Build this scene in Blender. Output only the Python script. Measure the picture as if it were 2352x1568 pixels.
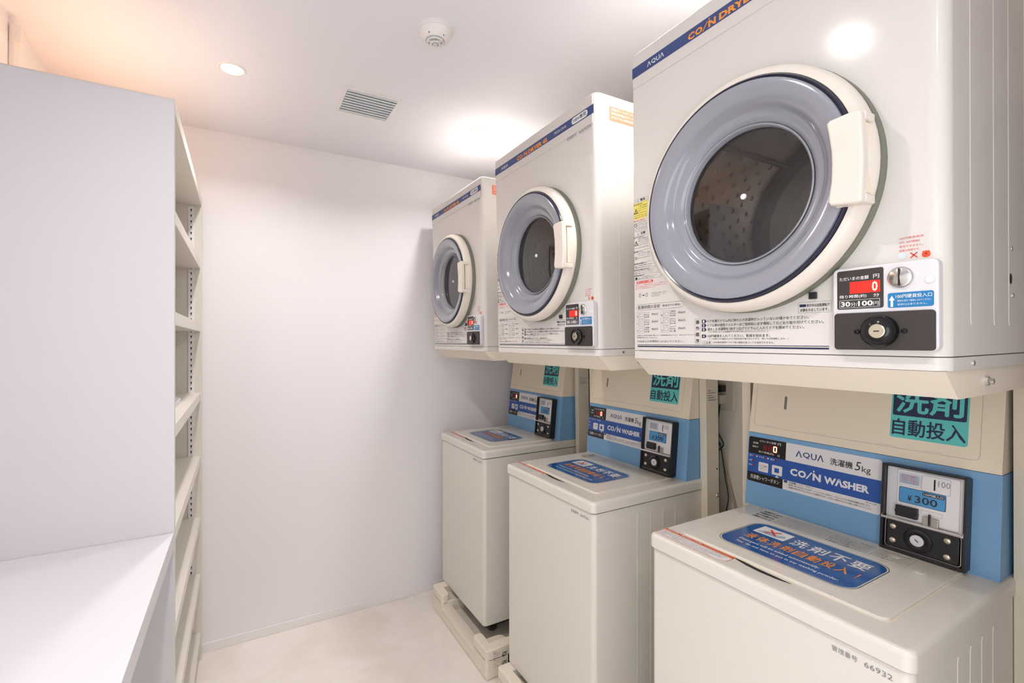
import bpy, bmesh, math, random
from math import sin, cos, pi, radians
from mathutils import Vector, Matrix, Euler

for o in list(bpy.data.objects):
    bpy.data.objects.remove(o, do_unlink=True)
SC = bpy.context.scene
COL = SC.collection
random.seed(4)

# ------------------------------------------------------------------ camera, world, light, exposure
CAM_H = 1.43
cam_data = bpy.data.cameras.new('camera')
cam_data.sensor_width = 36.0
cam_data.lens = 36.0 * 1080.0 / 2352.0
cam_data.clip_start = 0.02
cam = bpy.data.objects.new('camera', cam_data)
cam.location = (0, 0, CAM_H)
cam.rotation_euler = (radians(90), 0, radians(-30))
COL.objects.link(cam)
SC.camera = cam

SC.view_settings.view_transform = 'Standard'
SC.view_settings.look = 'None'
SC.view_settings.gamma = 1.0
SC.view_settings.use_curve_mapping = False
SC.view_settings.exposure = 0.40

W = bpy.data.worlds.new('daylight'); SC.world = W
W.use_nodes = True
W.node_tree.nodes['Background'].inputs[0].default_value = (0.92, 0.95, 1.03, 1)
W.node_tree.nodes['Background'].inputs[1].default_value = 2.6

CEIL = 2.407
XL, XR, YB, YF = -0.600, 1.600, 2.582, -1.25
LAMP_W = 3.9
LAMP_COL = (1.0, 0.966, 0.972)
LAMPS = [(-0.026, 1.962), (0.962, 1.962), (-0.005, 0.78), (0.962, 0.77), (-0.01, -0.42)]

def area(name, loc, rot, size, size_y, energy, color, spread=180, shape='RECTANGLE'):
    d = bpy.data.lights.new(name, 'AREA')
    d.shape = shape; d.size = size
    if shape in ('RECTANGLE', 'ELLIPSE'): d.size_y = size_y
    d.energy = energy; d.color = color; d.spread = radians(spread)
    o = bpy.data.objects.new(name, d); COL.objects.link(o)
    o.location = loc; o.rotation_euler = rot
    return o
# ------------------------------------------------------------------ materials
def lin(c):
    if isinstance(c, str):
        c = c.lstrip('#'); c = [int(c[i:i+2], 16)/255 for i in (0, 2, 4)]
        return tuple(x/12.92 if x <= .04045 else ((x+.055)/1.055)**2.4 for x in c)
    return tuple(c)
def mat(name, col, rough=.5, metal=0., spec=.5, coat=0., emit=None, estr=0., noise=0., nscale=300., bump=0.):
    m = bpy.data.materials.new(name); m.use_nodes = True
    nt = m.node_tree; b = nt.nodes['Principled BSDF']
    c = lin(col)
    b.inputs['Base Color'].default_value = (*c, 1)
    b.inputs['Roughness'].default_value = rough
    b.inputs['Metallic'].default_value = metal
    b.inputs['Specular IOR Level'].default_value = spec
    b.inputs['Coat Weight'].default_value = coat
    b.inputs['Coat Roughness'].default_value = .08
    if emit is not None:
        b.inputs['Emission Color'].default_value = (*lin(emit), 1)
        b.inputs['Emission Strength'].default_value = estr
    if noise or bump:
        tc = nt.nodes.new('ShaderNodeTexCoord')
        n = nt.nodes.new('ShaderNodeTexNoise'); n.inputs['Scale'].default_value = nscale
        n.inputs['Detail'].default_value = 3
        nt.links.new(tc.outputs['Object'], n.inputs['Vector'])
        if noise:
            mx = nt.nodes.new('ShaderNodeMix'); mx.data_type = 'RGBA'
            mx.inputs[6].default_value = (*[x*(1-noise) for x in c], 1)
            mx.inputs[7].default_value = (*[min(1, x*(1+noise)) for x in c], 1)
            nt.links.new(n.outputs['Fac'], mx.inputs[0]); nt.links.new(mx.outputs[2], b.inputs['Base Color'])
        if bump:
            bp = nt.nodes.new('ShaderNodeBump'); bp.inputs['Strength'].default_value = bump
            bp.inputs['Distance'].default_value = .002
            nt.links.new(n.outputs['Fac'], bp.inputs['Height']); nt.links.new(bp.outputs[0], b.inputs['Normal'])
    return m
def glassy(name, tint, ior=1.45, rough=.02):
    m = bpy.data.materials.new(name); m.use_nodes = True
    nt = m.node_tree; nt.nodes.clear()
    out = nt.nodes.new('ShaderNodeOutputMaterial')
    tr = nt.nodes.new('ShaderNodeBsdfTransparent'); tr.inputs[0].default_value = (*lin(tint), 1)
    gl = nt.nodes.new('ShaderNodeBsdfGlossy'); gl.inputs['Roughness'].default_value = rough
    fr = nt.nodes.new('ShaderNodeFresnel'); fr.inputs[0].default_value = ior
    mx = nt.nodes.new('ShaderNodeMixShader')
    nt.links.new(fr.outputs[0], mx.inputs[0]); nt.links.new(tr.outputs[0], mx.inputs[1])
    nt.links.new(gl.outputs[0], mx.inputs[2]); nt.links.new(mx.outputs[0], out.inputs[0])
    return m
def floor_mat():
    m = bpy.data.materials.new('pale_vinyl'); m.use_nodes = True
    nt = m.node_tree; b = nt.nodes['Principled BSDF']
    tc = nt.nodes.new('ShaderNodeTexCoord')
    n1 = nt.nodes.new('ShaderNodeTexNoise'); n1.inputs['Scale'].default_value = 3.2; n1.inputs['Detail'].default_value = 8
    n1.inputs['Roughness'].default_value = .62; n1.inputs['Distortion'].default_value = .8
    cr = nt.nodes.new('ShaderNodeValToRGB')
    cr.color_ramp.elements[0].position = .32; cr.color_ramp.elements[0].color = (*lin('#efe5da'), 1)
    cr.color_ramp.elements[1].position = .68; cr.color_ramp.elements[1].color = (*lin('#faf4ec'), 1)
    nt.links.new(tc.outputs['Object'], n1.inputs['Vector']); nt.links.new(n1.outputs['Fac'], cr.inputs[0])
    nt.links.new(cr.outputs[0], b.inputs['Base Color'])
    b.inputs['Roughness'].default_value = .42
    return m
M = dict(
    wall=mat('white_wallpaper', '#f8f5f5', .75, spec=.2, noise=.012, nscale=500, bump=.05),
    wallr=mat('shade_tinted_wall', '#e4dccb', .75, spec=.2, noise=.012, nscale=500, bump=.05),  # white wall toned warmer and darker, the dimness between machines put into its colour
    ceil=mat('white_ceiling', '#f7f5f9', .8, spec=.2, noise=.01, nscale=400),
    floor=floor_mat(),
    base=mat('white_skirting', '#f6f2f0', .5),
    shelfm=mat('cream_melamine', '#e6dfd3', .4, noise=.008, nscale=250),
    board=mat('white_melamine', '#d9d7d9', .38, noise=.008, nscale=250),
    enamel=mat('white_enamel', '#e6e1d5', .24, spec=.5),
    dryer=mat('dryer_enamel', '#e2ddd5', .11, spec=.36),
    cream=mat('cream_plastic', '#f5e8d0', .38),
    traym=mat('cream_steel', '#f1e6d2', .4),
    postm=mat('cream_post_steel', '#ece2cc', .42),
    ring=mat('door_ring_plastic', '#ebe3d5', .3),
    gasket=mat('olive_gasket', '#7d8070', .6),
    trim=mat('navy_trim', '#24263c', .2),
    tint=mat('grey_blue_plastic', '#96989f', .13, spec=.6, coat=.3),
    tint_in=mat('grey_blue_plastic_inner', '#a0a2a8', .1, spec=.6, coat=.3),
    pane=glassy('smoked_glass', '#f0eeec', 1.9),
    drum=mat('drum_steel', '#d6d0c8', .3, metal=.6),
    drumdark=mat('drum_seam', '#3c3733', .5, metal=.5),
    black=mat('black_plastic', '#1c1b1b', .35),
    lockb=mat('charcoal_plate', '#3a3531', .5),
    gloss=mat('gloss_black', '#0c0c0e', .12),
    chrome=mat('chrome', '#d9d6d0', .16, metal=1.),
    brass=mat('pale_screw_metal', '#d8cfb8', .25, metal=.9),
    silver=mat('silver_grey_paint', '#e4e2e2', .35),
    navy=mat('navy_print', '#33497f', .4),
    navy2=mat('dark_navy_print', '#1d2a4a', .4),
    ink=mat('black_print', '#2c2c30', .5),
    inkg=mat('grey_print', '#8a8a90', .5),
    red=mat('red_print', '#e8483c', .5),
    redp=mat('pale_red_print', '#ee8d84', .5),
    orange=mat('orange_print', '#f59a2b', .45),
    orange2=mat('orange_label', '#e2632b', .45),
    osalmon=mat('salmon_label', '#f28b6a', .5),
    yellow=mat('yellow_label', '#efe06a', .5),
    white=mat('white_print', '#f4f2f0', .45),
    paper=mat('white_label', '#efecea', .4),
    blue=mat('sky_blue_plastic', '#7fb0d8', .42),
    royal=mat('royal_blue_print', '#2a5aab', .4),
    lidblue=mat('label_blue', '#17599f', .16, coat=.4),
    cyanl=mat('bright_blue_label', '#1f7fb8', .4),
    price=mat('price_blue', '#4f9bd0', .35),
    ltblue=mat('pale_blue_label', '#a9c3d2', .4),
    teal=mat('teal_label', '#62cfc7', .4),
    led=mat('red_led_panel', '#b01810', .3, emit='#ff2a1c', estr=.75),
    ledhot=mat('red_led_digit', '#ff8070', .3, emit='#ff5a48', estr=8.),
    ledoff=mat('red_led_unlit', '#5a1414', .3, emit='#ff1408', estr=.12),
    lampd=mat('lamp_diffuser', '#ffffff', .4, emit='#fff4ec', estr=9.),
    warmglow=mat('added_warm_glow', '#ffd9b0', .4, emit='#ffa850', estr=1.),
    lampt=mat('lamp_trim', '#f6f2ee', .35),
    ventm=mat('vent_grey', '#dbe4e8', .45),
    ventd=mat('vent_dark', '#7c8f99', .6),
    panm=mat('ivory_pan_plastic', '#f0e6d4', .4),
    foot=mat('black_rubber', '#1b1c1e', .6),
    cord=mat('dark_green_cord', '#16302b', .5),
    cordb=mat('beige_cord', '#b9a78c', .5),
    plate=mat('beige_switch_plate', '#cfc5b2', .4),
    outline=mat('outline_print', '#98959a', .5),
    duct=mat('white_duct', '#f2ece6', .4),
    hole=mat('dark_hole', '#2b2a26', .8),
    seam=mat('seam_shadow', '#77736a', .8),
    lever=mat('grey_lever', '#b6b3a6', .35, metal=.5),
)

# ------------------------------------------------------------------ helpers
def flatn(o):
    # large faces keep their true normal next to rounded edges
    md = o.modifiers.new('face_weighted_normals', 'WEIGHTED_NORMAL'); md.keep_sharp = True; md.weight = 50
def obj(name, bm, m, parent=None, smooth=35, recalc=True):
    if recalc: bmesh.ops.recalc_face_normals(bm, faces=bm.faces)
    me = bpy.data.meshes.new(name); bm.to_mesh(me); bm.free()
    me.materials.append(M[m] if isinstance(m, str) else m)
    if smooth:
        for p in me.polygons: p.use_smooth = True
        me.set_sharp_from_angle(angle=radians(smooth))
    o = bpy.data.objects.new(name, me); COL.objects.link(o)
    if smooth: flatn(o)
    if parent is not None: o.parent = parent
    return o
def tag(o, label, cat, group=None, kind=None):
    if label: o['label'] = label
    if cat: o['category'] = cat
    if group: o['group'] = group
    if kind: o['kind'] = kind
    return o
def thing(name, label, cat, loc=(0, 0, 0), rot=(0, 0, 0), group=None):
    o = bpy.data.objects.new(name, None); COL.objects.link(o)
    o.empty_display_size = .05
    o.location = loc; o.rotation_euler = rot
    return tag(o, label, cat, group)
def copy_tree(o, parent=None):
    c = o.copy(); COL.objects.link(c)
    if parent is not None: c.parent = parent
    for ch in list(o.children): copy_tree(ch, c)
    return c
def NB(): return bmesh.new()
def bevel(bm, verts, r, seg=2, angle=40):
    es = set()
    vs = set(verts)
    for v in verts:
        for e in v.link_edges:
            if e.verts[0] in vs and e.verts[1] in vs and len(e.link_faces) == 2:
                if e.calc_face_angle(0) > radians(angle): es.add(e)
    if es: bmesh.ops.bevel(bm, geom=list(es), offset=r, segments=seg, affect='EDGES', profile=.5, clamp_overlap=True)
def box(bm, x0, x1, y0, y1, z0, z1, bev=0, seg=2):
    vs = [bm.verts.new(p) for p in ((x0,y0,z0),(x1,y0,z0),(x1,y1,z0),(x0,y1,z0),(x0,y0,z1),(x1,y0,z1),(x1,y1,z1),(x0,y1,z1))]
    for f in ((3,2,1,0),(4,5,6,7),(0,1,5,4),(1,2,6,5),(2,3,7,6),(3,0,4,7)): bm.faces.new([vs[i] for i in f])
    if bev: bm.normal_update(); bevel(bm, vs, bev, seg)
class Fr:
    """a flat working frame: u to the right, v up, w out of the surface"""
    def __init__(s, o, r=(1,0,0), u=(0,0,1)):
        s.o = Vector(o); s.r = Vector(r).normalized(); s.u = Vector(u).normalized(); s.n = s.r.cross(s.u)
    def p(s, a, b, w=0): return s.o + s.r*a + s.u*b + s.n*w
    def lift(s, w): return Fr(s.o + s.n*w, s.r, s.u)
def rpts(x0, x1, y0, y1, r, n=5):
    if not hasattr(r, '__len__'): r = (r, r, r, r)     # bl, br, tr, tl
    out = []
    for (cx, cy, a0), rr in zip(((x0, y0, pi), (x1, y0, 1.5*pi), (x1, y1, 0), (x0, y1, .5*pi)), r):
        sx = 1 if cx == x0 else -1; sy = 1 if cy == y0 else -1
        if rr <= 0: out.append((cx, cy)); continue
        for k in range(n+1):
            a = a0 + .5*pi*k/n
            out.append((cx+sx*rr+rr*cos(a), cy+sy*rr+rr*sin(a)))
    return out
def prism(bm, fr, pts, w0, w1, bev=0, seg=2):
    lo = [bm.verts.new(fr.p(a, b, w0)) for a, b in pts]; hi = [bm.verts.new(fr.p(a, b, w1)) for a, b in pts]
    n = len(pts)
    bm.faces.new(lo[::-1]); ft = bm.faces.new(hi)
    for i in range(n): bm.faces.new((lo[i], lo[(i+1) % n], hi[(i+1) % n], hi[i]))
    if bev:
        bm.normal_update()
        bmesh.ops.bevel(bm, geom=list(ft.edges), offset=bev, segments=seg, affect='EDGES', profile=.5, clamp_overlap=True)
def plate(bm, fr, x0, x1, y0, y1, r=0, w0=0, w1=.0004, bev=0, seg=2, n=5):
    prism(bm, fr, rpts(x0, x1, y0, y1, r, n), w0, w1, bev, seg)
def disc(bm, fr, cx, cy, r, w0=0, w1=.0004, n=20, bev=0, ry=None):
    prism(bm, fr, [(cx+r*cos(2*pi*k/n), cy+(ry or r)*sin(2*pi*k/n)) for k in range(n)], w0, w1, bev)
def outline(bm, fr, pts, t, w=.0004):
    """thin printed line following a closed polygon, t wide to the inside"""
    c = Vector((sum(a for a, b in pts)/len(pts), sum(b for a, b in pts)/len(pts)))
    n = len(pts); inner = []
    for i in range(n):
        p0, p1, p2 = Vector(pts[i-1]), Vector(pts[i]), Vector(pts[(i+1) % n])
        d1 = (p1-p0).normalized(); d2 = (p2-p1).normalized()
        nn = Vector((-(d1+d2).y, (d1+d2).x)).normalized()
        k = max(.35, nn.dot(Vector((-d1.y, d1.x))))
        inner.append(p1 + nn*t/k)
    A = [bm.verts.new(fr.p(a, b, w)) for a, b in pts]; B = [bm.verts.new(fr.p(a, b, w)) for a, b in inner]
    for i in range(n): bm.faces.new((A[i], A[(i+1) % n], B[(i+1) % n], B[i]))
def seg(bm, fr, x0, y0, x1, y1, t, w=.0004):
    d = Vector((x1-x0, y1-y0)).normalized(); nx, ny = -d.y*t/2, d.x*t/2
    bm.faces.new([bm.verts.new(fr.p(a, b, w)) for a, b in ((x0-nx, y0-ny), (x1-nx, y1-ny), (x1+nx, y1+ny), (x0+nx, y0+ny))])
def lathe(bm, fr, cx, cy, prof, n=72, cap=False):
    rings = []
    for r, w in prof:
        rings.append([bm.verts.new(fr.p(cx+r*cos(2*pi*k/n), cy+r*sin(2*pi*k/n), w)) for k in range(n)])
    for a, b in zip(rings, rings[1:]):
        for k in range(n): bm.faces.new((a[k], a[(k+1) % n], b[(k+1) % n], b[k]))
    if cap: bm.faces.new(rings[-1])
    return rings
def tube(bm, pts, r, n=8):
    pts = [Vector(p) for p in pts]; rings = []
    for i, p in enumerate(pts):
        d = (pts[min(i+1, len(pts)-1)] - pts[max(i-1, 0)]).normalized()
        a = d.orthogonal().normalized() if i == 0 else (a - d*a.dot(d)).normalized()
        b = d.cross(a)
        rings.append([bm.verts.new(p + a*r*cos(2*pi*k/n) + b*r*sin(2*pi*k/n)) for k in range(n)])
    for A, B in zip(rings, rings[1:]):
        for k in range(n): bm.faces.new((A[k], A[(k+1) % n], B[(k+1) % n], B[k]))
    bm.faces.new(rings[0][::-1]); bm.faces.new(rings[-1])
def spline(pts, n=8):
    P = [Vector(p) for p in pts]; P = [P[0]*2-P[1]] + P + [P[-1]*2-P[-2]]; out = []
    for i in range(1, len(P)-2):
        for k in range(n):
            t = k/n; a, b, c, d = P[i-1:i+3]
            out.append(.5*((2*b)+(c-a)*t+(2*a-5*b+4*c-d)*t*t+(3*b-a-3*c+d)*t**3))
    return out + [P[-2]]

_tc = {}
def glyphs(s, bold=0., shear=0.):
    key = (s, bold, shear)
    if key in _tc: return _tc[key]
    c = bpy.data.curves.new('lettering_curve', 'FONT'); c.body = s; c.size = 1.0; c.resolution_u = 2
    c.offset = bold; c.shear = shear; c.fill_mode = 'FRONT'
    o = bpy.data.objects.new('lettering_source', c); COL.objects.link(o)
    dg = bpy.context.evaluated_depsgraph_get()
    me = bpy.data.meshes.new_from_object(o.evaluated_get(dg))
    vs = [(v.co.x, v.co.y) for v in me.vertices]; fs = [tuple(p.vertices) for p in me.polygons]
    bpy.data.objects.remove(o); bpy.data.curves.remove(c); bpy.data.meshes.remove(me)
    _tc[key] = (vs, fs); return vs, fs
def put(bm, fr, s, x0, x1, y0, y1, bold=0., shear=0., w=.0006, rot=0.):
    """letters s fitted into the box x0..x1, y0..y1 of the frame"""
    if bold and any(ord(ch) > 0x2E80 for ch in s):
        # heavy strokes for the dense characters: the same letters struck four times, a hair apart
        e = bold*1.1*(y1-y0)
        for i, (dx, dy) in enumerate(((-e, 0), (e, 0), (0, -e), (0, e))):
            put(bm, fr, s, x0+e+dx, x1-e+dx, y0+e+dy, y1-e+dy, 0., shear, w+.00002*i)
        return
    vs, fs = glyphs(s, bold, shear)
    if not vs: return
    ax = min(v[0] for v in vs); bx = max(v[0] for v in vs); ay = min(v[1] for v in vs); by = max(v[1] for v in vs)
    kx = (x1-x0)/max(bx-ax, 1e-6); ky = (y1-y0)/max(by-ay, 1e-6)
    V = []
    for a, b in vs: V.append(bm.verts.new(fr.p(x0+(a-ax)*kx, y0+(b-ay)*ky, w)))
    for f in fs:
        try: bm.faces.new([V[i] for i in f])
        except ValueError: pass
def puth(bm, fr, s, x0, y0, h, **k):
    """letters s, h tall, starting at x0 with their natural width"""
    vs, fs = glyphs(s, k.get('bold', 0.), k.get('shear', 0.))
    W_ = (max(v[0] for v in vs)-min(v[0] for v in vs))*h/max(1e-6, (max(v[1] for v in vs)-min(v[1] for v in vs)))
    put(bm, fr, s, x0, x0+W_, y0, y0+h, **k)
def lobj(name, bm, m, parent):
    return obj(name, bm, m, parent, smooth=0, recalc=False)
def boolean(o, cutters):
    o.modifiers.clear()
    for c in cutters:
        md = o.modifiers.new('cut', 'BOOLEAN'); md.object = c; md.operation = 'DIFFERENCE'; md.solver = 'EXACT'
    dg = bpy.context.evaluated_depsgraph_get(); dg.update()
    me = bpy.data.meshes.new_from_object(o.evaluated_get(dg))
    o.modifiers.clear(); o.data = me
    for p in me.polygons: p.use_smooth = True
    me.set_sharp_from_angle(angle=radians(32))
    flatn(o)
    for c in cutters: bpy.data.objects.remove(c, do_unlink=True)
def coin_word(bm, fr, rest, x0, x1, y0, y1, bold, w=.0006, dot=True):
    """the printed name: C O / N with a dotted slash, then the second word"""
    L = x1-x0; h = y1-y0
    n = len(rest)
    k = .425 if n < 7 else .36
    a = x0 + L*k
    cw = (a-x0)
    put(bm, fr, 'C', x0, x0+cw*.245, y0, y1, bold=bold, w=w)
    put(bm, fr, 'O', x0+cw*.265, x0+cw*.53, y0, y1, bold=bold, w=w)
    seg(bm, fr, x0+cw*.535, y0+h*.0, x0+cw*.700, y1+h*.02, h*.16, w)
    put(bm, fr, 'N', x0+cw*.735, x0+cw*.99, y0, y1, bold=bold, w=w)
    if dot: disc(bm, fr, x0+cw*.765, y1+h*.24, h*.115, w-.0001, w, 12)
    put(bm, fr, rest, a+L*.035, x1, y0, y1, bold=bold, w=w)
def logo(bm, fr, x0, x1, y0, y1, w=.0006, bold=.006):
    L = x1-x0
    put(bm, fr, '\u039b', x0, x0+L*.235, y0, y1, bold=bold, w=w)
    put(bm, fr, 'Q', x0+L*.262, x0+L*.52, y0-(y1-y0)*.03, y1, bold=bold, w=w)
    put(bm, fr, 'U', x0+L*.555, x0+L*.755, y0, y1, bold=bold, w=w)
    put(bm, fr, '\u039b', x0+L*.78, x1, y0, y1, bold=bold, w=w)

# ------------------------------------------------------------------ the room
def struct(name, bm, m):
    o = obj(name, bm, m); o['kind'] = 'structure'; return o
T = .08
b = NB(); box(b, XL-T, XR+T, YF-T, YB+T, -.06, 0); struct('floor', b, 'floor')
b = NB(); box(b, XL-T, XR+T, YF-T, YB+T, CEIL, CEIL+.06); ceil = struct('ceiling', b, 'ceil')
b = NB(); box(b, XL-T, XR+T, YB, YB+T, 0, CEIL); struct('wall_back', b, 'wall')
DY0, DY1, DZ1 = -1.15, -.20, 2.10
b = NB(); box(b, XL-T, XL, YF, DY0, 0, CEIL); box(b, XL-T, XL, DY1, YB, 0, CEIL); box(b, XL-T, XL, DY0, DY1, DZ1, CEIL)
struct('wall_left', b, 'wall')
b = NB(); box(b, XL-T-.01, XL+.012, DY0, DY0+.03, 0, DZ1); box(b, XL-T-.01, XL+.012, DY1-.03, DY1, 0, DZ1); box(b, XL-T-.01, XL+.012, DY0+.03, DY1-.03, DZ1-.03, DZ1)
struct('door_1', b, 'base')
b = NB(); box(b, XR, XR+T, YF, YB, 0, CEIL); struct('wall_right', b, 'wallr')
b = NB(); box(b, XL-T, XR+T, YF-T, YF, 0, CEIL); struct('wall_front', b, 'wall')
b = NB(); box(b, .80, XR, YF, .04, 0, CEIL); struct('wall_near_added', b, 'wall')  # unseen block added to keep light off the nearest dryer's side
b = NB(); box(b, XL, XR, YB-.008, YB, 0, .042, .002); struct('baseboard_back', b, 'base')
b = NB(); box(b, XR-.008, XR, YF, YB-.008, 0, .042, .002); struct('baseboard_right', b, 'base')
pl = area('doorway_daylight', (XL-T-.02, (DY0+DY1)/2, DZ1/2), (0, radians(-90), 0), DZ1-.06, DY1-DY0-.06, 10, (1, 1, 1))
pl.data.cycles.is_portal = True

# ------------------------------------------------------------------ ceiling fittings
def make_lamp(i, x, y):
    lab = ['round recessed ceiling lamp at left above the shelves',
           'round recessed ceiling lamp glowing beyond the vent near the far dryers',
           'round recessed ceiling lamp above the aisle beside the nearest dryer', 'round recessed ceiling lamp straight above the nearest dryer',
           'round recessed ceiling lamp behind the viewer', 'round recessed ceiling lamp over the near end of the machine row'][i]
    t = thing('recessed_ceiling_lamp', lab, 'ceiling lamp', (x, y, CEIL), group='recessed ceiling lamps')
    f = Fr((0, 0, 0), (1, 0, 0), (0, -1, 0))
    b = NB(); lathe(b, f, 0, 0, [(.034, .0005), (.036, .003), (.043, .003), (.046, 0)], 40); obj('trim_ring', b, 'lampt', t)
    b = NB(); disc(b, f, 0, 0, .0355, .0002, .0012, 40); obj('diffuser', b, 'lampd', t)
    a = area('lamp_light', (x, y, CEIL-.005), (0, 0, 0), .066, .066, LAMP_W, LAMP_COL, 145, 'DISK')
for i, (x, y) in enumerate(LAMPS): make_lamp(i, x, y)

t = thing('ceiling_vent', 'square white ceiling vent with grey-blue slats', 'ceiling vent', (.456, 1.981, CEIL))
f = Fr((0, 0, 0), (1, 0, 0), (0, -1, 0))
b = NB()
for x0, x1, y0, y1 in ((-.11, .11, .098, .11), (-.11, .11, -.11, -.098), (-.11, -.098, -.098, .098), (.098, .11, -.098, .098)):
    plate(b, f, x0, x1, y0, y1, 0, 0, .005, .001)
obj('frame', b, 'lampt', t)
b = NB(); plate(b, f, -.098, .098, -.098, .098, 0, 0, .0006); obj('backing', b, 'ventd', t)
b = NB()
for k in range(9):
    y = -.098 + .0218*k
    prism(b, Fr((-.098, -y, 0), (0, -1, 0), (0, 0, -1)), [(0.0026, .0028), (.0214, .0048), (.0214, .0056), (.0026, .0036)], 0, .196)
obj('slats', b, 'ventm', t)

t = thing('smoke_detector', 'round white smoke detector on the ceiling', 'smoke detector', (.528, 1.395, CEIL))
b = NB(); lathe(b, f, 0, 0, [(.0, 0), (.055, 0), (.055, .010), (.053, .012), (.049, .012)], 48); obj('base', b, 'lampt', t)
b = NB(); lathe(b, f, 0, 0, [(.0505, .011), (.0495, .018), (.043, .030), (.033, .037), (.031, .038), (.030, .036), (.0, .036)], 48); obj('housing', b, 'lampt', t)
b = NB()
for r0, r1, z in ((.0225, .0265, .043), (.012, .016, .048), (.003, .0055, .051)):
    lathe(b, f, 0, 0, [(r0, z-.004), (r0, z), (r1, z), (r1, z-.004), (r0, z-.004)], 32)
for k in range(6):
    a = k*pi/3
    prism(b, Fr((0, 0, 0), (cos(a), -sin(a), 0), (-sin(a), -cos(a), 0)), [(.003, -.0009), (.0265, -.0009), (.0265, .0009), (.003, .0009)], .036, .046)
obj('sensor_cage', b, 'lampt', t)
b = NB(); disc(b, f, 0, 0, .029, .0362, .0368, 32); obj('sensor_mesh', b, 'ventm', t)
b = NB(); disc(b, f, -.030, .026, .0014, .0305, .0350, 8); obj('indicator_hole', b, 'hole', t)
b = NB(); disc(b, f, .014, .036, .0014, .0305, .0350, 8); obj('indicator_hole', b, 'hole', t)

t = thing('wall_duct', 'slim white pipe duct on the left wall above the shelves', 'pipe duct', (XL, 1.975, 1.72))
b = NB(); box(b, 0, .017, -.013, .013, 0, .610, .005, 3); obj('duct_cover', b, 'duct', t)
b = NB(); box(b, 0, .030, -.015, .016, .602, .662, .009, 3); obj('elbow_cap', b, 'duct', t)

# ------------------------------------------------------------------ shelf unit and counter
SX = -.150; SY0, SY1 = 1.510, 2.545
t = thing('shelf_unit', 'tall white open shelf unit against the left wall', 'shelves', (SX, SY0, 0))
D = -.449
def sb(name, x0, x1, y0, y1, z0, z1, m='board', bev=.0012, par=None):
    b = NB(); box(b, x0, x1, y0, y1, z0, z1, bev); return obj(name, b, m, par or t)
sb('side_panel', D, 0, 0, .020, 0, 2.062)
sb('side_panel', D, 0, SY1-SY0-.020, SY1-SY0, 0, 2.075, 'shelfm')
sb('back_panel', D, D+.006, .020, SY1-SY0-.020, 0, 2.04, 'shelfm')
for top in (.127, .391, .645, .917, 1.201, 1.512, 1.792):
    sb('shelf', D+.007, -.006, .0205, SY1-SY0-.0205, top-.037, top, 'shelfm')
sb('top_board', D+.007, -.001, .0205, SY1-SY0-.0205, 2.038, 2.074, 'shelfm')
b = NB(); hb = NB()
for xx in (-.040,):
    y = SY1-SY0-.020
    box(b, xx-.011, xx+.011, y-.0032, y-.0002, .15, 2.03)
    fr = Fr((xx, y-.0034, 0), (1, 0, 0), (0, 0, 1))
    z = .17
    while z < 2.02:
        disc(hb, fr, 0, z+.003, .0032, 0, .0004, 8); plate(hb, fr, -.0014, .0014, z-.006, z+.003, 0, 0, .0004)
        z += .0256
pst = obj('shelf_standard', b, 'base', t); obj('slots', hb, 'hole', pst)

t = thing('added_warm_strip', 'added slim warm light strip, unseen on top of the shelf unit', 'light strip', (-.43, 2.02, 2.0745))  # added for the warm glow in this corner, no fixture known here
b = NB(); box(b, -.018, .018, -.41, .41, 0, .012, .002); obj('housing', b, 'lampt', t)
b = NB(); box(b, -.012, .012, -.40, .40, .012, .015, .001); obj('diffuser', b, 'warmglow', t)
area('added_warm_light', (-.43, 2.02, 2.094), (radians(180), 0, 0), .024, .80, .42, (1.0, .42, .09))

t = thing('folded_tray', 'small flat white tray lying on the fifth shelf up', 'tray', (-.285, 2.02, 1.2011))
f = Fr((0, 0, 0), (1, 0, 0), (0, 1, 0))
b = NB(); plate(b, f, -.09, .09, -.16, .16, .018, 0, .018, .006, 3); obj('tray_body', b, 'board', t)
b = NB(); plate(b, f, -.082, .082, -.152, .152, .016, .018, .021, .001); obj('tray_lid', b, 'base', t)

t = thing('counter', 'white worktop counter in the left foreground against the shelf end panel', 'counter', (SX, 0, 0))
sb('worktop', D, -.001, .55, SY0-.001, .889, .930)
sb('end_panel', D, -.03, .55, .58, 0, .888)
sb('wall_cleat', D, D+.02, .58, SY0-.001, .80, .888)

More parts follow.
